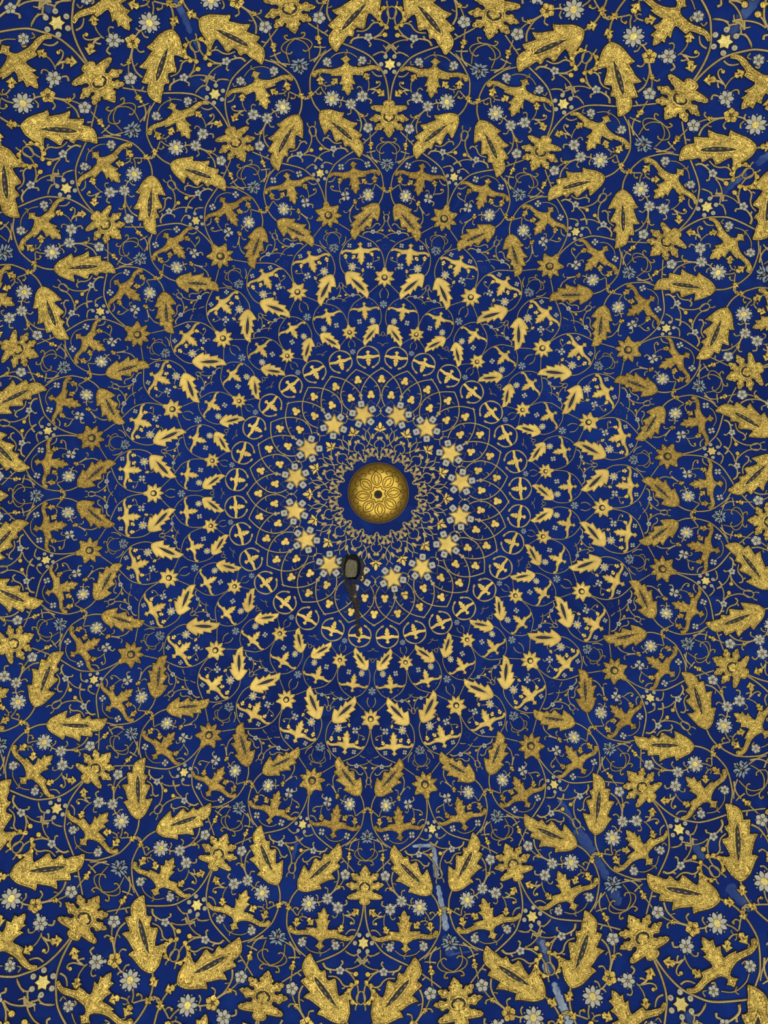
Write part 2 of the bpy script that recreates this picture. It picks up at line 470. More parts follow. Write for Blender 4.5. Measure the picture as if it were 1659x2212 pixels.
# tendrils: (crop, points, width, lowest ring, end blob radius, blob material)
def T(pts, w=2.1, lo=4, hi=7, b=0, taper=-.45, name='tendril'):
    s = Shape().curve(pts, w, edge=1.1, taper=taper, n=3)
    if b: s.blob(pts[-1][0], pts[-1][1], b, 'gold')
    item(name, s, lo, hi)
T(B_((545,490),(620,432),(720,405),(805,400),(880,420),(970,480)), 2.3, 4, taper=0)
T(B_((765,435),(808,410),(815,385),(795,350)), 1.8, 5)
T(B_((200,1140),(175,1158),(140,1150),(110,1120)), 2.6, 4)
T(B_((262,1070),(315,1020),(372,960)), 3.0, 4, taper=0)
T(B_((300,1030),(315,1070),(350,1085),(378,1065)), 2.2, 5, b=3)
T(B_((385,955),(420,1030),(475,1090)), 3.0, 3, taper=0)
T(B_((405,925),(470,950),(545,932)), 2.4, 4)
T(B_((430,935),(450,895),(480,890)), 1.8, 5); T(B_((455,950),(465,990),(450,1000)), 1.8, 5)
T(B_((365,800),(355,760),(385,740)), 2.2, 4)
T(B_((690,1185),(740,1182),(800,1205)), 3.0, 3, taper=0)
T(B_((695,1185),(735,1160),(742,1120)), 2.4, 4); T(B_((705,1200),(712,1260),(680,1295)), 2.4, 4)
T(B_((872,1320),(870,1390),(815,1412)), 2.4, 3)
T(B_((1058,1035),(1045,978),(1005,955),(972,985)), 2.2, 4)
T(B_((1150,1150),(1205,1180),(1190,1235)), 3.0, 3)
T(B_((1145,1035),(1162,980),(1165,900),(1150,850)), 2.6, 3, taper=.1)
T(B_((1150,1015),(1210,990),(1290,970),(1345,925),(1340,878),(1300,885)), 2.3, 3, b=3.4)
T(B_((1195,1005),(1260,1005),(1310,1035)), 3.0, 5); T(B_((1270,1010),(1245,1050),(1215,1070)), 2.4, 5)
T(A_((905,240),(975,310),(1045,365)), 4.0, 4, taper=0)
T(A_((930,265),(995,350),(1032,450),(1045,540),(1022,635)), 2.6, 4)
T(A_((1070,385),(1130,378),(1148,335)), 2.6, 4)
T(A_((1060,385),(1100,440),(1135,505)), 2.8, 5, taper=0)
T(A_((1035,455),(1000,455),(968,440)), 1.8, 5)
T(A_((1185,655),(1190,740),(1200,820)), 2.6, 5, taper=0)
T(A_((1172,735),(1130,782),(1068,750)), 2.3, 5)
T(A_((1195,935),(1205,1010),(1240,1080),(1305,1145)), 2.4, 4)
T(A_((1130,975),(1200,965),(1275,945)), 2.2, 5); T(A_((1165,860),(1200,845),(1240,815)), 2.2, 5)
T(A_((1190,820),(1200,900)), 4.0, 5, b=3.2, taper=0)
# scroll below the palmette
T(A_((1493,798),(1400,810),(1320,850),(1290,915),(1345,985)), 2.3, 4, taper=.1)
T(A_((1430,808),(1375,790),(1358,745),(1392,738)), 2.3, 4, b=2.0)
T(A_((1493,802),(1410,845),(1358,905),(1340,980),(1352,1100)), 2.3, 4, taper=.1)
T(A_((1345,975),(1385,990),(1415,965)), 2.2, 5)
T(A_((1450,715),(1390,790),(1360,880),(1385,1000)), 2.6, 2, 3)
# loop between the leaves
def bx(y):      # x of the line between two half sectors at height y
    lo, hi = 600.0, 800.0
    for _ in range(40):
        m = (lo+hi)/2
        if inv(m, y)[0]-inv(838.2, 252)[0] < -pi/16: lo = m
        else: hi = m
    return lo
y0_ = A_((0,550))[0][1]
T([(bx(y0_), y0_), (bx(y0_)+5.5, y0_+2), (bx(y0_)+9.5, y0_+8), (bx(y0_)+9, y0_+16), (bx(y0_)+5, y0_+22)], 2.8, 2, taper=0)
T([(bx(y0_)+5.5, y0_+1), (bx(y0_)+7.5, y0_-5), (bx(y0_)+6.5, y0_-11)], 2.2, 4)
y0_ = A_((0,1050))[0][1]
T(A_((298,590),(300,680),(330,770),(395,850),(460,905),(535,935)), 3.0, 3, taper=0)
T(A_((298,600),(330,640),(370,670),(420,690)), 2.4, 2, 3)
T(A_((645,912),(720,905),(780,915),(822,958)), 3.0, 3, b=2.4)
T(A_((735,905),(712,880),(700,860)), 2.6, 5)
T(A_((600,975),(578,1015),(600,1045)), 2.6, 5)
T(A_((530,952),(460,968),(390,1010),(340,1060),(292,1120)), 2.6, 2, taper=0)
T(A_((530,945),(460,918),(385,912)), 2.6, 3, b=4.6, taper=0)
T(A_((345,1050),(375,1075),(408,1110)), 2.8, 5)
T(A_((725,815),(640,828),(570,800),(512,745),(440,742),(420,792)), 2.6, 4)
T(A_((500,745),(490,715),(520,700)), 2.2, 5)
T(A_((440,1132),(500,1140),(562,1162)), 2.3, 4)
T(B_((1222,460),(1270,420),(1340,400),(1410,402),(1458,442)), 2.4, 4)
T(B_((1210,702),(1255,755),(1310,785),(1380,782)), 2.6, 4)
T(B_((1130,572),(1182,582),(1186,520)), 2.0, 5)
T(B_((1500,345),(1455,380),(1438,405)), 2.8, 5); T(B_((1530,318),(1470,335),(1425,315),(1392,275)), 4.4, 5, taper=.5)
T(B_((196,545),(290,500),(385,440),(468,360)), 3.0, 4, taper=0)
T(B_((478,620),(510,632),(562,622)), 1.8, 5); T(B_((1002,560),(990,600),(1030,612)), 2.4, 5)
# wreath of the outer ring
wr = Shape().curve(A_((275,545),(330,560),(385,610),(410,680),(385,760),(345,800)), 4.5, 'gold', 1.2, 16, taper=0)
for x, y in ((345,555),(402,610),(425,690),(405,765),(350,815)):
    X, Y = A_((x, y))[0]; wr.blob(X, Y, 4.4, 'gold', 19)
item('gilt_wreath', wr, 6, 7)

# buds
def bud(x, y, a, l=18, lo=3, hi=7, name='gilt_bud'):
    ca, sa = cos(a), sin(a)
    q = [(-.5,0),(-.3,-.32),(.0,-.22),(.05,-.55),(.3,-.3),(.62,0),(.3,.3),(.05,.55),(0,.22),(-.3,.32)]
    s = Shape().plate([(x+l*(ca*u-sa*v), y+l*(sa*u+ca*v)) for u, v in q], 'gold', 1.1, 17)
    s.plate([(x+l*(ca*u-sa*v), y+l*(sa*u+ca*v)) for u, v in ((-.15,0),(.08,-.12),(.3,0),(.08,.12))], 'line', .2, 19)
    item(name, s, lo, hi)
x, y = B_((375,865))[0]; bud(x, y, -pi/2-.05, 19, 3)
x, y = B_((600,880))[0]; bud(x, y, -.85, 18, 3)
x, y = B_((1130,795))[0]; bud(x, y, -2.0, 17, 3)
x, y = B_((1355,1050))[0]; bud(x, y, .75, 19, 5)
x, y = B_((218,1090))[0]; bud(x, y, -1.3, 15, 4)
x, y = A_((1050,365))[0]; bud(x, y, 0.9, 10, 5)
x, y = A_((1200,835))[0]; bud(x, y, 1.6, 12, 5)
x, y = A_((300,235))[0]; bud(x, y, -2.6, 17, 6)
# flowers
x, y = B_((565,1150))[0]
f1 = petals(x, y, 18, 8, .2, 'white'); ce = Shape().plate(circ(x, y, 6.2, 9, 7.0), 'flowergold', 1.2, 20, dark='line')
item('white_blossom', f1, 4, 7, [('blossom_centre', ce)])
f1 = petals(x, y, 17.5, 8, .2, 'white', between=False); ce = Shape().plate(circ(x, y, 7.4, 9), 'gold', 1.0, 20, dark='line')
item('white_blossom', f1, 2, 3, [('blossom_centre', ce)])
def flower(name, x, y, r, n, a0, lo, hi, m='white', notch=False, wide=None):
    if notch: wide = .42
    s = petals(x, y, r, n, a0, m, wide, notch=notch)
    s.plate(circ(x, y, r*.16, 6), 'gold', .5, 17, dark='line')
    item(name, s, lo, hi)
x, y = B_((872,1240))[0]; flower('seven_petal_flower', x, y, 12.5, 7, .3, 5, 5)
gf = petals(x, y, 13.0, 5, .3, 'gold', .42, between=False); gf.plate(circ(x, y, 3.0, 7), 'line', .4, 18); item('gilt_flower', gf, 6, 7)
bud(x, y, 1.8, 15, 3, 4)
x, y = B_((1060,1110))[0]; flower('six_petal_flower', x, y, 13.0, 6, .5, 5, 7); flower('four_petal_flower', x, y, 13.5, 4, pi/4, 2, 4, notch=True)
x, y = A_((1152,570))[0]; flower('star_flower', x, y, 11.5, 5, .35, 5, 7)
x, y = A_((592,915))[0]; flower('five_petal_flower', x, y, 8.0, 5, .2, 3, 7)
x, y = B_((482,552))[0]; flower('small_flower', x, y, 10.5, 6, .3, 5, 7); flower('small_flower', x, y, 9.5, 4, .9, 3, 4, notch=True)
x, y = B_((1055,525))[0]; flower('twin_flower', x, y, 10.0, 6, .1, 5, 7); flower('twin_flower', x, y, 9.5, 4, .7, 3, 4, notch=True)
for px, py in ((482,552),(1055,525)):
    x, y = B_((px, py))[0]; item('blue_dot', Shape().plate(circ(x, y, 3.0, 6), 'blueline', .4, 6), 2, 2)
x, y = B_((970,1172))[0]; item('white_bead', Shape().plate(circ(x, y, 3.2, 7), 'white', .8, 13), 5, 7)

# ------------------------------------------------------------------ ring of small birds in circles (32)
WF = .62
bc = P3(*[(705+(a-705)*.95, 1052+(b-1052)*.96) for a, b in ((668,1133),(628,1100),(612,1055),(622,1005),(655,975),(702,962),(750,978),(788,1012),(800,1060),(785,1105),(742,1133))])
cs = Shape().curve(bc, 2.5, edge=.8)
for x, y in (bc[0], bc[-1]): cs.blob(x, y, 2.4, 'stem')
item('scroll_circle', cs, zone='bird')
sb = P3((705,998),(720,1009),(711,1020),(714,1033),(742,1043),(795,1036),(798,1048),(768,1052),(742,1061),(719,1060),(729,1078),(719,1082),(722,1096),(706,1121),(692,1098),(694,1084),(683,1080),(694,1060),
        (670,1062),(648,1052),(614,1051),(616,1040),(664,1042),(694,1032),(699,1021),(691,1009))
item('small_split_palmette', Shape().plate(sb, 'gold', 1.0, 19), zone='bird')

# ------------------------------------------------------------------ lattice of pointed arches round the crown (16 sectors)
def Z(name, s, one=False, sub=()): item(name, s, 0, 0, sub, one, 'fix')
Z('lattice_rib', Shape().curve(L_((1311,145),(1170,215),(1040,310),(965,390),(895,490),(840,600),(808,710),(800,800)), 3.0, edge=1.2, n=3))
Z('lattice_rib', Shape().curve(L_((695,190),(850,255),(990,335),(1100,430),(1180,540),(1228,640),(1245,760),(1238,840),(1205,930),(1155,1015)), 3.0, edge=1.2, n=3))
Z('lattice_tie', Shape().curve(L_((1215,762),(1250,756),(1285,756)), 2.2, edge=1.0))
va = Shape().curve(L_((785,770),(808,830),(812,870)), 4.0, edge=1.2); 
x, y = L_((790,775))[0]; va.blob(x, y, 3.2, 'stem'); Z('lattice_socket', va)
Z('lattice_loop', Shape().curve(L_((1195,1005),(1240,1060),(1262,1115),(1235,1180),(1150,1245)), 2.2, edge=1.0))
x, y = L_((1262,1118))[0]; Z('lattice_knot', Shape().blob(x+.3, y, 2.6, 'stem'), True)
for p in (((1170,565),(1130,555),(1098,590)), ((872,572),(915,572),(935,608))): Z('lattice_spur', Shape().curve(L_(*p), 3.0, edge=.9, taper=.6))
for p in (((1270,520),(1235,590)), ((1110,668),(1182,620)), ((955,690),(862,645)), ((1022,870),(985,930),(925,975)), ((1035,870),(1080,930),(1150,970)),
          ((1195,375),(1130,370)), ((645,425),(560,435)), ((815,385),(890,365)), ((755,530),(775,600))):
    Z('thin_tendril', Shape().curve(L_(*p), 1.1, edge=.5, taper=.4))
def trefoil(x, y, r, a):
    s = Shape()
    s.plate(circ(x, y, r*.95, 12), 'dark', .6, 8)
    for k, rr in ((0, .60), (1, .48), (2, .48)):
        b = a+k*2*pi/3
        s.plate(circ(x+cos(b)*r*(.56 if k == 0 else .50), y+sin(b)*r*(.56 if k == 0 else .50), r*rr, 12), 'gold', 1.0, 18)
    return s
ar = lambda deg: math.radians(deg)
x, y = L_((1283,415))[0]; Z('gilt_trefoil', trefoil(x, y, 9.2, ar(-87)), True)
x, y = L_((732,440))[0]; item('gilt_trefoil', trefoil(x, y, 9.0, ar(-99)), 0, 0, (), True, 'fixodd')
x, y = L_((1035,765))[0]; Z('gilt_trefoil', trefoil(x, y, 9.0, ar(-92)))
# stars with their five white blossoms
x0, y0 = L_((868,1195))[0]
ra = atan2(y0-1066, x0-816)
st = star(x0, y0, 22.6, 5, .50, ra+pi)
ss = Shape(); ss.ring(offset(st, 3.0), 2, offset(st, 1.8), 12, 'dark'); ss.ring(offset(st, 1.8), 12, offset(st, .8), 12, 'stem'); ss.ring(offset(st, .8), 12, st, 9, 'dark')
ss.plate(offset(st, -.2), 'gold', .4, 18)
item('gilt_star', ss, 0, 0, (), True, 'star')
for k in range(5):
    a = ra+pi+pi/5+k*2*pi/5; x, y = x0+23.0*cos(a), y0+23.0*sin(a)
    q = []
    for j in range(16):
        t = j*pi/8+a+pi/4; rr = 7.4*(1+.12*cos(4*(t-a-pi/4)))
        q.append((x+rr*cos(t), y+rr*sin(t)))
    b = Shape().plate(q, 'white', 1.1, 14)
    ce = Shape().plate(circ(x, y, 2.1, 7), 'line', .3, 18)
    item('white_quatrefoil', b, 0, 0, [('quatrefoil_eye', ce)], True, 'star')
# filigree between stars and boss
li = M_((1150,130),(1195,190),(1215,260),(1262,250),(1285,310),(1335,345),(1280,368),(1210,385),(1180,415),(1150,425))
axm = M_((1152,0))[0][0]
lf = [(2*axm-x, y) for x, y in li[1:-1]]
ly = Shape()
def lp(*pts):
    q = soft(M_(*pts), 2); ly.plate(q, 'gold', 1.0, 17, bev=.5)
    if all(x < axm for x, y in q): ly.plate([(2*axm-x, y) for x, y in q], 'gold', 1.0, 17, bev=.5)
lp((1152,135),(1195,190),(1205,250),(1180,320),(1152,335),(1124,320),(1099,250),(1109,190))
lp((970,340),(1030,305),(1090,318),(1128,350),(1128,385),(1080,392),(1030,372))
lp((1042,250),(1075,258),(1100,300),(1080,305),(1050,285))
lp((1152,345),(1180,370),(1170,420),(1152,432),(1134,420),(1124,370))
ly.plate(circ(axm, M_((0,235))[0][1], 2.6, 8, 4.4), 'flowergold', .7, 20, dark='line')
Z('gilt_lily', ly, True)
WF = .74
Z('filigree_stem', Shape().curve(M_((1105,405),(1035,450),(985,520),(965,590)), 2.2, edge=.9))
Z('filigree_leaf', Shape().plate(M_((935,445),(965,490),(1000,475),(985,560),(950,620),(905,618),(900,545),(918,490)), 'gold', 1.0, 17))
Z('filigree_stem', Shape().curve(M_((862,290),(830,345),(800,395)), 2.2, edge=.9))
Z('filigree_stem', Shape().curve(M_((800,395),(850,470),(880,560),(872,640),(848,710)), 2.4, edge=.9))
Z('filigree_stem', Shape().curve(M_((830,715),(885,765),(945,805)), 2.4, edge=.9))
Z('filigree_omega', Shape().curve(M_((1110,600),(1120,630),(1045,675),(995,745),(1000,820),(1050,880),(1085,950),(1085,1030),(1060,1085),(1085,1150),(1128,1195)), 2.5, edge=1.0).blob(*M_((1103,588))[0], 3.6, 'gold'))
Z('filigree_leaf', Shape().plate(M_((875,872),(930,905),(1005,868),(1030,900),(960,945),(915,955)), 'gold', .9, 16))
Z('filigree_leaf', Shape().plate(M_((1050,860),(1095,825),(1085,870),(1060,895)), 'gold', .9, 16))
Z('filigree_stem', Shape().curve(M_((960,935),(915,980),(880,1045),(825,1075)), 2.2, edge=.9))
Z('filigree_stem', Shape().curve(M_((760,935),(825,995),(885,1055),(960,1085),(1020,1080)), 2.4, edge=.9))
Z('filigree_leaf', Shape().plate(M_((760,930),(800,880),(840,870),(830,940),(800,975),(770,960)), 'gold', .9, 16))
Z('filigree_leaf', Shape().plate(M_((995,1025),(1040,1010),(1065,1060),(1050,1090),(1020,1070)), 'gold', .9, 16))
Z('filigree_tip', Shape().curve(M_((735,1190),(745,1120),(760,1040)), 3.4, 'gold', .9, taper=.2))

# ------------------------------------------------------------------ building
MAT = {'dark': MK, 'line': ML, 'stem': MP, 'white': MW, 'blue': MB, 'black': MI, 'bead': MR, 'flowergold': MGL, 'ground': MU, 'navy': MNV, 'blueline': DARKB}
def goldof(k): return MG if k <= 3 else (MD if k == 4 else ME)

dome_col = C
def raw_mesh(name, verts, faces, mats, uvs=None, slots=None, smooth_=False):
    me = bpy.data.meshes.new(name)
    me.from_pydata([tuple(v) for v in verts], [], faces)
    for m in slots: me.materials.append(m)
    me.polygons.foreach_set('material_index', mats)
    if uvs:
        ul = me.uv_layers.new(name='UVMap')
        li = [0]*len(me.loops); me.loops.foreach_get('vertex_index', li)
        flat = []
        for i in li: flat += uvs[i]
        ul.data.foreach_set('uv', flat)
    if smooth_: me.polygons.foreach_set('use_smooth', [True]*len(me.polygons))
    me.update()
    return me

def shape_mesh(name, sh, mapf, hs, gm, org=None):
    """drawing -> mesh lying on the dome, origin at its centre"""
    keys = sorted(set(sh.m)); slots = [gm if k == 'gold' else MAT[k] for k in keys]
    ix = {k: i for i, k in enumerate(keys)}
    W = []
    for x, y, h in sh.v:
        ph, q = mapf(x, y); W.append(S(ph, q, h*hs*.001))
    if org is None: org = sum(W, Vector())/len(W)
    me = raw_mesh(name, [w-org for w in W], sh.f, [ix[k] for k in sh.m], [(x/100, y/100) for x, y, h in sh.v], slots)
    return me, org

# the dome itself, with the broken hole near the crown
holepx = [(744,1203),(752,1196),(768,1197),(776,1208),(779,1222),(777,1238),(770,1250),(757,1253),(747,1247),(742,1232),(741,1216)]
hole = [inv(*p) for p in holepx]
NP, = (288,)
ths = [.0]+[.012*i for i in range(1, 24)]+[.276+.0155*i for i in range(0, 84)]
hph = [p[0] % (2*pi) for p in hole]; hth = [2*atan(exp(p[1])) for p in hole]
j0 = int(min(hph)/(2*pi)*NP)-1; j1 = int(max(hph)/(2*pi)*NP)+2
i0 = max(i for i, t in enumerate(ths) if t < min(hth)-.004); i1 = min(i for i, t in enumerate(ths) if t > max(hth)+.004)
dv, df = [], []
def sp(ph, th, r=R): return (r*sin(th)*sin(ph), -r*sin(th)*cos(ph), UP+H+r*cos(th))
dv.append(sp(0, 0))
for t in ths[1:]:
    for j in range(NP): dv.append(sp(2*pi*j/NP, t))
vid = lambda i, j: 0 if i == 0 else 1+(i-1)*NP+(j % NP)
for i in range(len(ths)-1):
    for j in range(NP):
        if i0 <= i < i1 and j0 <= j < j1: continue
        if i == 0: df.append((0, vid(1, j), vid(1, j+1)))
        else: df.append((vid(i, j), vid(i+1, j), vid(i+1, j+1), vid(i, j+1)))
_q = [Vector(dv[i]) for i in df[-1][:3]]
flip = 1 if ((_q[1]-_q[0]).cross(_q[2]-_q[0])).z > 0 else -1
loop = [(i0, j) for j in range(j0, j1)]+[(i, j1) for i in range(i0, i1)]+[(i1, j) for j in range(j1, j0, -1)]+[(i, j0) for i in range(i1, i0, -1)]
outer2 = [Vector(dv[vid(i, j)][:2]+(0,)) for i, j in loop]
hid = []
for a, b in zip(hph, hth): hid.append(len(dv)); dv.append(sp(a, b))
inner2 = [Vector(dv[i][:2]+(0,)) for i in hid]
allid = [vid(i, j) for i, j in loop]+hid
for t in tessellate_polygon([outer2, inner2]):
    t = [allid[i] for i in t]; a, b, c = (Vector(dv[i]) for i in t)
    if ((b-a).cross(c-a)).z*flip < 0: t.reverse()
    df.append(tuple(t))
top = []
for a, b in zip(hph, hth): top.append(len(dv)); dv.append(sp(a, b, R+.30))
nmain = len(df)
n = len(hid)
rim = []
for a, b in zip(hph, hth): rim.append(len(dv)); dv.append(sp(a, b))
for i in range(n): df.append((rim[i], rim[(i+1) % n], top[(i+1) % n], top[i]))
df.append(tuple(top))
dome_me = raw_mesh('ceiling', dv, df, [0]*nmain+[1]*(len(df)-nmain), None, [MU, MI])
npatch = sum(1 for f in df[:nmain] if any(i in hid for i in f) or len(f) == 3 and 0 not in f)
dome_me.polygons.foreach_set('use_smooth', [True]*(nmain-npatch)+[False]*(len(df)-nmain+npatch))
dome = bpy.data.objects.new('ceiling', dome_me); C.objects.link(dome)
dome['kind'] = 'structure'
dome['label'] = 'lapis blue dome ceiling covered in gilt scrollwork'
dome.scale = (1+ELL, 1, 1)

def link(name, me, mat, parent=dome):
    o = bpy.data.objects.new(name, me); C.objects.link(o); o.parent = parent
    if mat is not None: o.matrix_local = mat
    return o

# collect every copy of every item
# rotation of a sector about the dome's axis and the mirror across its own axis
MIRR = Matrix.Diagonal((-1, 1, 1, 1))
jobs = {}   # name -> list of (pixel size, mesh key, matrix, in frame)
meshes = {}
for it in items:
    z = it['zone']
    variants = []
    if z == 'ring':
        axis = inv(838.2, 252)[0] if it['src'] == 5 else inv(829.3, 600)[0]; src = it['src']
        ks = range(it['lo'], it['hi']+1)
        for k in ks:
            mf = (lambda k, axis, src: lambda x, y: ((lambda pq: (pq[0]-axis, ringq(pq[1], k, src)))(inv(x, y))))(k, axis, src)
            variants.append((k, mf, [(2*pi/16)*(m+(.5 if k % 2 == 0 else 0)) for m in range(16)], max(.4, min(1.3, exp(Q[k]-Q[5])))))
    elif z == 'bird':
        c0 = inv(*P3((705,1050))[0])[0]
        mf = lambda x, y: ((inv(x, y)[0]-c0), inv(x, y)[1])
        variants.append((1, mf, [2*pi/32*(m+.5) for m in range(32)], .45))
    elif z == 'fix':
        c0 = inv(*L_((1311,145))[0])[0]-.012
        if it['one'] and it['name'] == 'gilt_lily': c0 = inv(axm, M_((0,300))[0][1])[0]
        elif it['name'].startswith('filigree'): c0 = inv(*M_((1148,300))[0])[0]
        elif it['one']: c0 = inv(it['c'][0], it['c'][1])[0]
        mf = (lambda c0: lambda x, y: ((inv(x, y)[0]-c0), inv(x, y)[1]))(c0)
        variants.append((1, mf, [2*pi/16*m for m in range(16)], .45))
    elif z == 'fixodd':
        c0 = inv(it['c'][0], it['c'][1])[0]
        mf = (lambda c0: lambda x, y: ((inv(x, y)[0]-c0), inv(x, y)[1]))(c0)
        variants.append((1, mf, [2*pi/16*(m+.5) for m in range(16)], .45))
    elif z == 'star':
        c0 = inv(x0, y0)[0]
        mf = (lambda c0: lambda x, y: ((inv(x, y)[0]-c0), inv(x, y)[1]))(c0)
        variants.append((1, mf, [2*pi/16*(m+.5)+(-.010 if m % 2 == 1 else .010) for m in range(16)], .45))
    for k, mf, angs, hs in variants:
        gm = MP if it['name'].startswith('filigree') else goldof(k)
        me, org = shape_mesh(it['name'], it['shape'], mf, hs, gm)
        subs = [(sn, shape_mesh(sn, sh, mf, hs, gm, org)[0]) for sn, sh in it['sub']]
        size = max((a.co-b.co).length for a in (me.vertices[0], me.vertices[len(me.vertices)//2]) for b in me.vertices)
        for a in angs:
            for mir in ((0,) if it['one'] else (0, 1)):
                phi = a
                Rz = Matrix.Rotation(phi, 4, 'Z')
                mat = Rz @ (MIRR if mir else Matrix.Identity(4)) @ Matrix.Translation(org)
                p = mat @ Vector((0, 0, 0))
                u, v = project(p)
                if k == 1 and z != 'bird' and ((u-761)/23)**2+((v-1222)/33)**2 < 1: continue
                if k == 1 and it['name'] == 'gilt_star' and abs(u-778) < 14 and abs(v-1236) < 16: continue
                if k == 1 and it['name'] == 'gilt_trefoil' and abs(u-752) < 9 and abs(v-1281) < 12: continue
                sz = size*160
                jobs.setdefault(it['name'], []).append((sz, me, subs, mat, u, v))

rest = {}
LIMIT = 296
nobj = 0
for name, L in jobs.items():
    seen, off = [], []
    for j in L:
        sz, me, subs, mat, u, v = j
        m = sz*.45
        if -m < u < 1659+m and -m < v < 2212+m and sz >= 8: seen.append(j)
        elif -260 < u < 1920 and -260 < v < 2470: off.append(j)
    seen.sort(key=lambda j: -j[0])
    for sz, me, subs, mat, u, v in seen[:LIMIT]:
        o = link(name, me, mat); nobj += 1
        for sn, sm in subs: link(sn, sm, None, o); nobj += 1
    off += seen[LIMIT:]
    for j in off: rest.setdefault('gilt_scrollwork', []).append(j)
# everything past the limits, or beyond the picture's edge, is one mesh
import numpy as np
V, FS, FM, UV, slots = [], [], [], [], []
nv = 0
for j in rest.get('gilt_scrollwork', []):
    for me in [j[1]]+[s[1] for s in j[2]]:
        n = len(me.vertices); co = np.empty(n*3); me.vertices.foreach_get('co', co); co = co.reshape(-1, 3)
        Mx = np.array(j[3]); w = co @ Mx[:3, :3].T + Mx[:3, 3]
        V.append(w); mi = []
        for s in me.materials:
            if s not in slots: slots.append(s)
            mi.append(slots.index(s))
        uvl = me.uv_layers[0].data
        ld = np.empty(len(me.loops)*2); uvl.foreach_get('uv', ld); UV.append(ld)
        for p in me.polygons:
            FS.append([nv+i for i in p.vertices]); FM.append(mi[p.material_index])
        nv += n
if V:
    me = bpy.data.meshes.new('gilt_scrollwork'); me.from_pydata(np.concatenate(V).tolist(), [], FS)
    for s in slots: me.materials.append(s)
    me.polygons.foreach_set('material_index', FM)
    ul = me.uv_layers.new(name='UVMap'); ul.data.foreach_set('uv', np.concatenate(UV)); me.update()
    o = link('gilt_scrollwork', me, None); o['kind'] = 'stuff'
print('ornament objects', nobj, 'joined faces', len(FS))
# ------------------------------------------------------------------ stains and scraped patches (thin films on the paint)
def streak(name, pts, w, mat, h=.0025, cols=6):
    P = smooth(pts, 6); rows = []; ph0 = random.uniform(0, 6)
    L = [0]
    for i in range(1, len(P)): L.append(L[-1]+hypot(P[i][0]-P[i-1][0], P[i][1]-P[i-1][1]))
    vs, uv, fs = [], [], []
    for i in range(len(P)):
        a, b = P[max(i-1, 0)], P[min(i+1, len(P)-1)]
        d = (b[0]-a[0], b[1]-a[1]); l = hypot(*d) or 1; nx, ny = -d[1]/l, d[0]/l
        ww = w if isinstance(w, (int, float)) else w[0]+(w[1]-w[0])*L[i]/L[-1]
        e = min(1, .35+min(L[i], L[-1]-L[i])/6)
        for c in range(cols+1):
            t = c/cols; o = (t-.5)*ww*(e+random.uniform(-.10, .10)+.14*sin(L[i]*.35+ph0)+.08*sin(L[i]*.9+2*ph0))
            ph, q = inv(P[i][0]+nx*o, P[i][1]+ny*o)
            vs.append(S(ph, q, h)); uv.append((t, L[i]/100))
    for i in range(len(P)-1):
        for c in range(cols):
            a = i*(cols+1)+c; fs.append((a, a+1, a+cols+2, a+cols+1))
    org = sum(vs, Vector())/len(vs)
    me = raw_mesh(name, [v-org for v in vs], fs, [0]*len(fs), uv, [mat])
    o = link(name, me, Matrix.Translation(org)); return o
def lab(o, t): o['label'] = t; return o
lab(streak('scraped_patch', [(891,1828),(912,1827),(934,1828),(938,1842)], 8, MFW), 'pale scraped streak bending at a corner in the blue')
streak('scraped_patch', [(937,1832),(939,1850),(941,1872),(943,1896)], (10, 13), MFW)
streak('scraped_patch', [(946,1912),(950,1935),(956,1962),(961,1990),(964,2011)], (10, 15), MFW)
streak('faded_patch', [(962,2020),(968,2040),(974,2066)], 20, MFB)
streak('faded_patch', [(974,2062),(1010,2056),(1054,2050)], 5, MFB)
streak('faded_patch', [(644,1806),(638,1830),(632,1857)], 9, MFB)
streak('faded_patch', [(1164,2024),(1172,2040),(1180,2062),(1184,2080)], 22, MFB)
streak('scraped_patch', [(1169,2030),(1175,2045),(1179,2060)], 13, MFW)
streak('scraped_patch', [(1175,2080),(1184,2108)], 14, MFW)
streak('faded_patch', [(1184,2072),(1190,2090),(1194,2108)], 13, MFB)
lab(streak('scraped_patch', [(1196,2122),(1203,2142),(1212,2165),(1222,2188),(1232,2214)], (14, 21), MFW), 'broad pale scraped streak with ragged edges')
streak('faded_patch', [(1566,94),(1583,68),(1597,45),(1625,8),(1634,-6)], 24, MFB)
streak('scraped_patch', [(1576,78),(1588,58),(1600,40)], 14, MFB)
streak('faded_patch', [(1555,422),(1580,398),(1613,374)], 16, MFB)
streak('faded_patch', [(1634,356),(1648,344),(1664,332)], 16, MFB)
streak('faded_patch', [(376,-4),(390,20),(402,46),(412,72)], (18, 12), MFB)
streak('faded_patch', [(420,86),(430,108)], 10, MFB)
streak('faded_patch', [(88,-6),(102,12),(112,26)], 24, MFB)
streak('faded_patch', [(1244,1790),(1262,1815),(1280,1843)], 26, MFB)
streak('faded_patch', [(1285,1850),(1300,1875),(1312,1900)], 18, MFB)
streak('faded_patch', [(1322,1922),(1336,1946),(1342,1950)], 22, MFB)
streak('faded_patch', [(1208,1726),(1226,1756),(1240,1782)], 12, MFB)
streak('faded_patch', [(1499,1822),(1509,1840),(1519,1859)], 18, MFB)
streak('faded_patch', [(1573,1912),(1598,1940),(1626,1966)], 24, MFB)
streak('faded_patch', [(1478,2186),(1490,2200),(1500,2216)], 20, MFB)
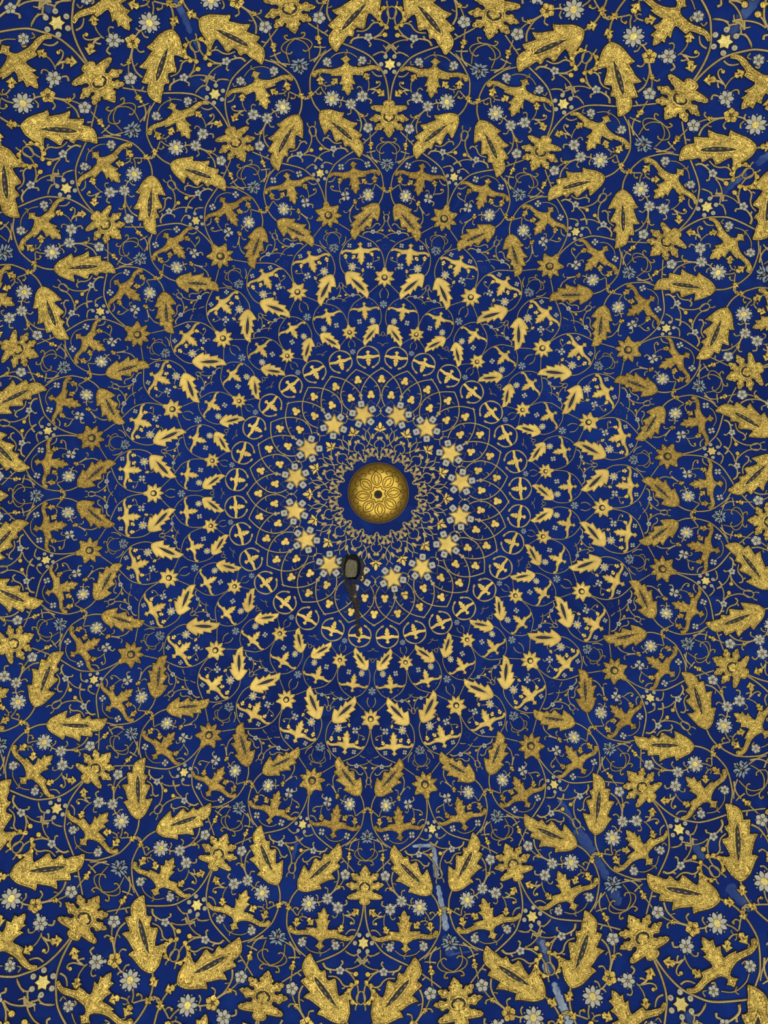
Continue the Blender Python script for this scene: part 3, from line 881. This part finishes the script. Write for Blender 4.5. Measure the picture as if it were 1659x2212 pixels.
# soot running down from the hole
lab(streak('soot_stain', [(750,1250),(757,1268),(764,1285),(770,1303),(772,1315)], (26, 18), MFS, .022), 'dark mortar and soot smeared below the hole')
streak('soot_stain', [(768,1300),(772,1325),(773,1350),(774,1376)], (13, 11), MFS, .022)
streak('soot_stain', [(748,1254),(742,1240),(740,1218),(745,1203)], 7, MFS, .014)
streak('soot_stain', [(779,1204),(783,1222),(781,1240),(772,1254),(760,1256)], 7, MFS, .014)

def local_frame(x, y):
    ph, q = inv(x, y); P = S(ph, q); up = (Vector((0, 0, UP+H))-P).normalized()
    ou = (S(ph, q+.01)-P).normalized(); ta = up.cross(ou).normalized(); ou = ta.cross(up)
    m = Matrix.Identity(4)
    for i in range(3): m[i][0] = ta[i]; m[i][1] = ou[i]; m[i][2] = up[i]; m[i][3] = P[i]
    return m
def P7(*p): return tr((690, 1200, 6.9125), p)
fr = Shape().plate(P7((635,185),(755,240),(682,300),(674,450),(578,352),(618,300),(606,232)), 'dark', .6, 12, bev=.3)
fr.plate(P7((640,218),(722,246),(668,290),(650,262)), 'gold', .3, 18); fr.plate(P7((612,318),(652,300),(662,420),(600,352)), 'gold', .3, 18)
me, org = shape_mesh('star_fragment', fr, inv, .45, MG); lab(link('star_fragment', me, Matrix.Translation(org)), 'broken remnant of a gilt star beside the hole')
# nail holes beside the broken hole
for x, y in ((738,1209),(783,1208),(793.5,1223.5),(784.5,1238.5),(780.5,1249),(784,1255.5),(737,1243)):
    q = [(x+random.uniform(.85, 1.1)*2.3*cos(t*pi/4), y+random.uniform(.85, 1.1)*2.3*sin(t*pi/4)) for t in range(8)]
    s = Shape(); s.ring(offset(q, .5), 16, q, 22, 'dark'); s.fill(q, 22, 'black')
    me, org = shape_mesh('nail_hole', s, inv, 1.0, MG); link('nail_hole', me, Matrix.Translation(org))

# ------------------------------------------------------------------ top-level things
def at_px(x, y, h):
    ph, q = inv(x, y); p = S(ph, q, h); return Vector((p[0]*(1+ELL), p[1], p[2]))
def tag(o, label, cat, group=None):
    o['label'] = label; o['category'] = cat
    if group: o['group'] = group
    return o
def obj(name, verts, faces, mats, slots, parent=None, loc=(0, 0, 0), smooth_=False, uvs=None):
    me = raw_mesh(name, verts, faces, mats, uvs, slots, smooth_)
    o = bpy.data.objects.new(name, me); C.objects.link(o); o.location = loc
    if parent is not None: o.parent = parent
    return o

# the gilt boss: a shallow bowl hung at the crown of the dome
ZB = UP+H+R
bc_ = at_px(817.3, 1064.8, 0)
BX, BY = bc_.x, bc_.y; BR = 65.8/F*(H+R)*.985
boss = bpy.data.objects.new('ceiling_boss', None); C.objects.link(boss); boss.location = (BX, BY, ZB)
tag(boss, 'round gilt boss at the crown of the blue dome with eight engraved petals', 'ceiling boss')
MBG = gold('boss_gold', lin((214, 180, 72)), BROWN, metal=.9, rough=.42, engrave=.0)
MBL = plain('boss_engraving', lin((104, 76, 12)), .5, .3)
prof = [(1.0, 0), (.998, -.03), (.985, -.10), (.96, -.145), (.93, -.19), (.89, -.24), (.84, -.285), (.78, -.325), (.70, -.362), (.60, -.395), (.48, -.422), (.36, -.44), (.24, -.45), (.12, -.455)]
def bossz(r):            # height of the bowl at radius r (fraction)
    for (a, za), (b, zb) in zip(prof, prof[1:]):
        if b <= r <= a: return (zb+(za-zb)*(r-b)/(a-b))*BR*1.05
    return prof[-1][1]*BR*1.05
NS = 72; vs, fs = [], []
for r, z in prof:
    for j in range(NS): vs.append((r*BR*cos(2*pi*j/NS), r*BR*sin(2*pi*j/NS), bossz(r) if r <= 1 else z*BR*1.05))
for i in range(len(prof)-1):
    for j in range(NS): fs.append((i*NS+j, i*NS+(j+1) % NS, (i+1)*NS+(j+1) % NS, (i+1)*NS+j))
fs.append(tuple((len(prof)-1)*NS+j for j in range(NS)))
obj('bowl', vs, fs, [0]*len(fs), [MBG], boss, smooth_=True)
# lines chased in the bowl, drawn in units of its radius
def wire(name, pts, w=.012, lift=.004, mat=MBL, closed=True, parent=boss):
    P = smooth(pts, 4, closed); n = len(P); vs, fs = [], []
    for i in range(n):
        a, b = (P[i-1], P[(i+1) % n]) if closed else (P[max(i-1, 0)], P[min(i+1, n-1)])
        d = (b[0]-a[0], b[1]-a[1]); l = hypot(*d) or 1e-6; nx, ny = -d[1]/l*w, d[0]/l*w
        for k, up in ((-1, -.0005), (-.5, lift), (.5, lift), (1, -.0005)):
            x, y = P[i][0]+nx*k, P[i][1]+ny*k
            vs.append((x*BR, y*BR, bossz(min(1, hypot(x, y)))-up))
    for i in range(n if closed else n-1):
        j = (i+1) % n
        for k in range(3): fs.append((i*4+k, i*4+k+1, j*4+k+1, j*4+k))
    return obj(name, vs, fs, [0]*len(fs), [mat], parent)
def pol(r, a): return (r*cos(a), r*sin(a))
def rotp(pts, a): return [(x*cos(a)-y*sin(a), x*sin(a)+y*cos(a)) for x, y in pts]
A0 = math.radians(-98)
pet = [(.29, 0), (.36, -.10), (.47, -.16), (.58, -.155), (.68, -.09), (.745, 0), (.68, .09), (.58, .155), (.47, .16), (.36, .10)]
inn = [(.34, 0), (.39, -.055), (.42, -.035), (.45, -.085), (.50, -.06), (.53, -.095), (.58, -.045), (.60, -.06), (.66, 0), (.60, .06), (.58, .045), (.53, .095), (.50, .06), (.45, .085), (.42, .035), (.39, .055)]
for k in range(8):
    a = A0+k*pi/4
    wire('engraved_petal', rotp(pet, a), .018); wire('engraved_leaf', rotp(inn, a), .014)
    h = a+pi/8
    wire('engraved_scroll', [pol(.70, h-.16), pol(.76, h-.05), pol(.82, h-.12), pol(.86, h-.2), pol(.82, h-.25)], .015, closed=False)
    wire('engraved_scroll', [pol(.70, h+.16), pol(.76, h+.05), pol(.82, h+.12), pol(.86, h+.2), pol(.82, h+.25)], .015, closed=False)
    wire('engraved_scroll', [pol(.76, a-.03), pol(.83, a-.07), pol(.90, a), pol(.83, a+.07)], .014)
st8 = []
for k in range(16): st8.append(pol(.285 if k % 2 == 0 else .215, A0+pi/8+k*pi/8))
st8 = [p for i in range(16) for p in ((st8[i]), ((st8[i][0]*.6+st8[(i+1) % 16][0]*.4), (st8[i][1]*.6+st8[(i+1) % 16][1]*.4)))]
wire('engraved_star', st8, .019)
# socket in the middle of the boss
zz = bossz(0); vs, fs, ms = [], [], []
pr = [(.135, .002), (.135, -.010), (.118, -.016), (.085, -.013), (.055, -.008), (.045, -.014), (.022, -.016), (.0, -.010)]
for r, z in pr:
    for j in range(24): vs.append((r*BR*cos(2*pi*j/24), r*BR*sin(2*pi*j/24), zz+z-.0))
for i in range(len(pr)-1):
    for j in range(24): fs.append((i*24+j, i*24+(j+1) % 24, (i+1)*24+(j+1) % 24, (i+1)*24+j)); ms.append(0 if i not in (4,) else 1)
obj('hook_socket', vs, fs, ms, [MI, plain('dull_iron', lin((62, 60, 52)), .5, .5)], boss)
# thin rim line round the boss
vs, fs = [], []
for j in range(96):
    for k in range(6): 
        rr = BR*1.012+.006*cos(k*pi/3); vs.append((rr*cos(2*pi*j/96), rr*sin(2*pi*j/96), -.012+.006*sin(k*pi/3)))
for j in range(96):
    for k in range(6): fs.append((j*6+k, ((j+1) % 96)*6+k, ((j+1) % 96)*6+(k+1) % 6, j*6+(k+1) % 6))
obj('rim', vs, fs, [0]*len(fs), [plain('copper_rim', lin((112, 84, 62)), .5, .4)], boss)

# the stone block hanging in the broken hole
def stone():
    c = at_px(758.5, 1227, .02); m = local_frame(758.5, 1227)
    px = (H+R)/F*1.0
    base = [(-8,-20),(-5,-21),(11,-18),(14,-12),(14,8),(12,15),(9,19.5),(-10,21),(-13.5,16),(-14,4),(-12.5,-10)]
    ex = (at_px(763, 1227, .02)-at_px(754, 1227, .02)).normalized(); ey = (at_px(758.5, 1232, .02)-at_px(758.5, 1223, .02)).normalized()
    vs, fs = [], []
    for h, s in ((.004, .95), (.02, 1.0), (.04, 1.0), (.056, .93)):
        for x, y in base: vs.append((x*px*s*.93+random.uniform(-.003, .003), y*px*s*.93+random.uniform(-.003, .003), h+random.uniform(-.003, .003)))
    n = len(base)
    for i in range(3):
        for j in range(n): fs.append((i*n+j, i*n+(j+1) % n, (i+1)*n+(j+1) % n, (i+1)*n+j))
    vs.append((.005, .0, .062)); 
    for j in range(n): fs.append((3*n+j, 3*n+(j+1) % n, 4*n))
    g = plain('rough_stone', lin((104, 98, 74)), .95, 0, .35, 30.0)
    o = obj('stone_block', vs, fs, [0]*len(fs), [g])
    # orient like the dome at that place
    mm = m.copy(); up = ey.cross(ex).normalized(); ey = ex.cross(up)
    for i in range(3): mm[i][0] = ex[i]; mm[i][1] = ey[i]; mm[i][2] = up[i]
    mm[0][3], mm[1][3], mm[2][3] = c.x, c.y, c.z
    o.matrix_world = mm
    tag(o, 'rough grey brown stone block stuck in the dark broken hole beside the gilt stars', 'stone block')
    return o
stone()

# thin wire stretched over the lattice near the hole
def cable(name, pts, r, mat, label):
    P = [at_px(x, y, h) for x, y, h in pts]; vs, fs = [], []
    for i, p in enumerate(P):
        d = (P[min(i+1, len(P)-1)]-P[max(i-1, 0)]).normalized(); u = d.cross(Vector((0, 0, 1))).normalized(); w = d.cross(u)
        for k in range(6): vs.append(tuple(p+(u*cos(k*pi/3)+w*sin(k*pi/3))*r))
    for i in range(len(P)-1):
        for k in range(6): fs.append((i*6+k, i*6+(k+1) % 6, i*6+6+(k+1) % 6, i*6+6+k))
    o = obj(name, vs, fs, [0]*len(fs), [mat]); tag(o, label, 'wire'); return o
cable('thin_wire', [(778,1282,.03),(800,1283,.032),(830,1284,.032),(860,1284.5,.032),(892,1284,.03)], .0045, MI, 'thin dark wire stretched across the gold lattice right of the stone block')
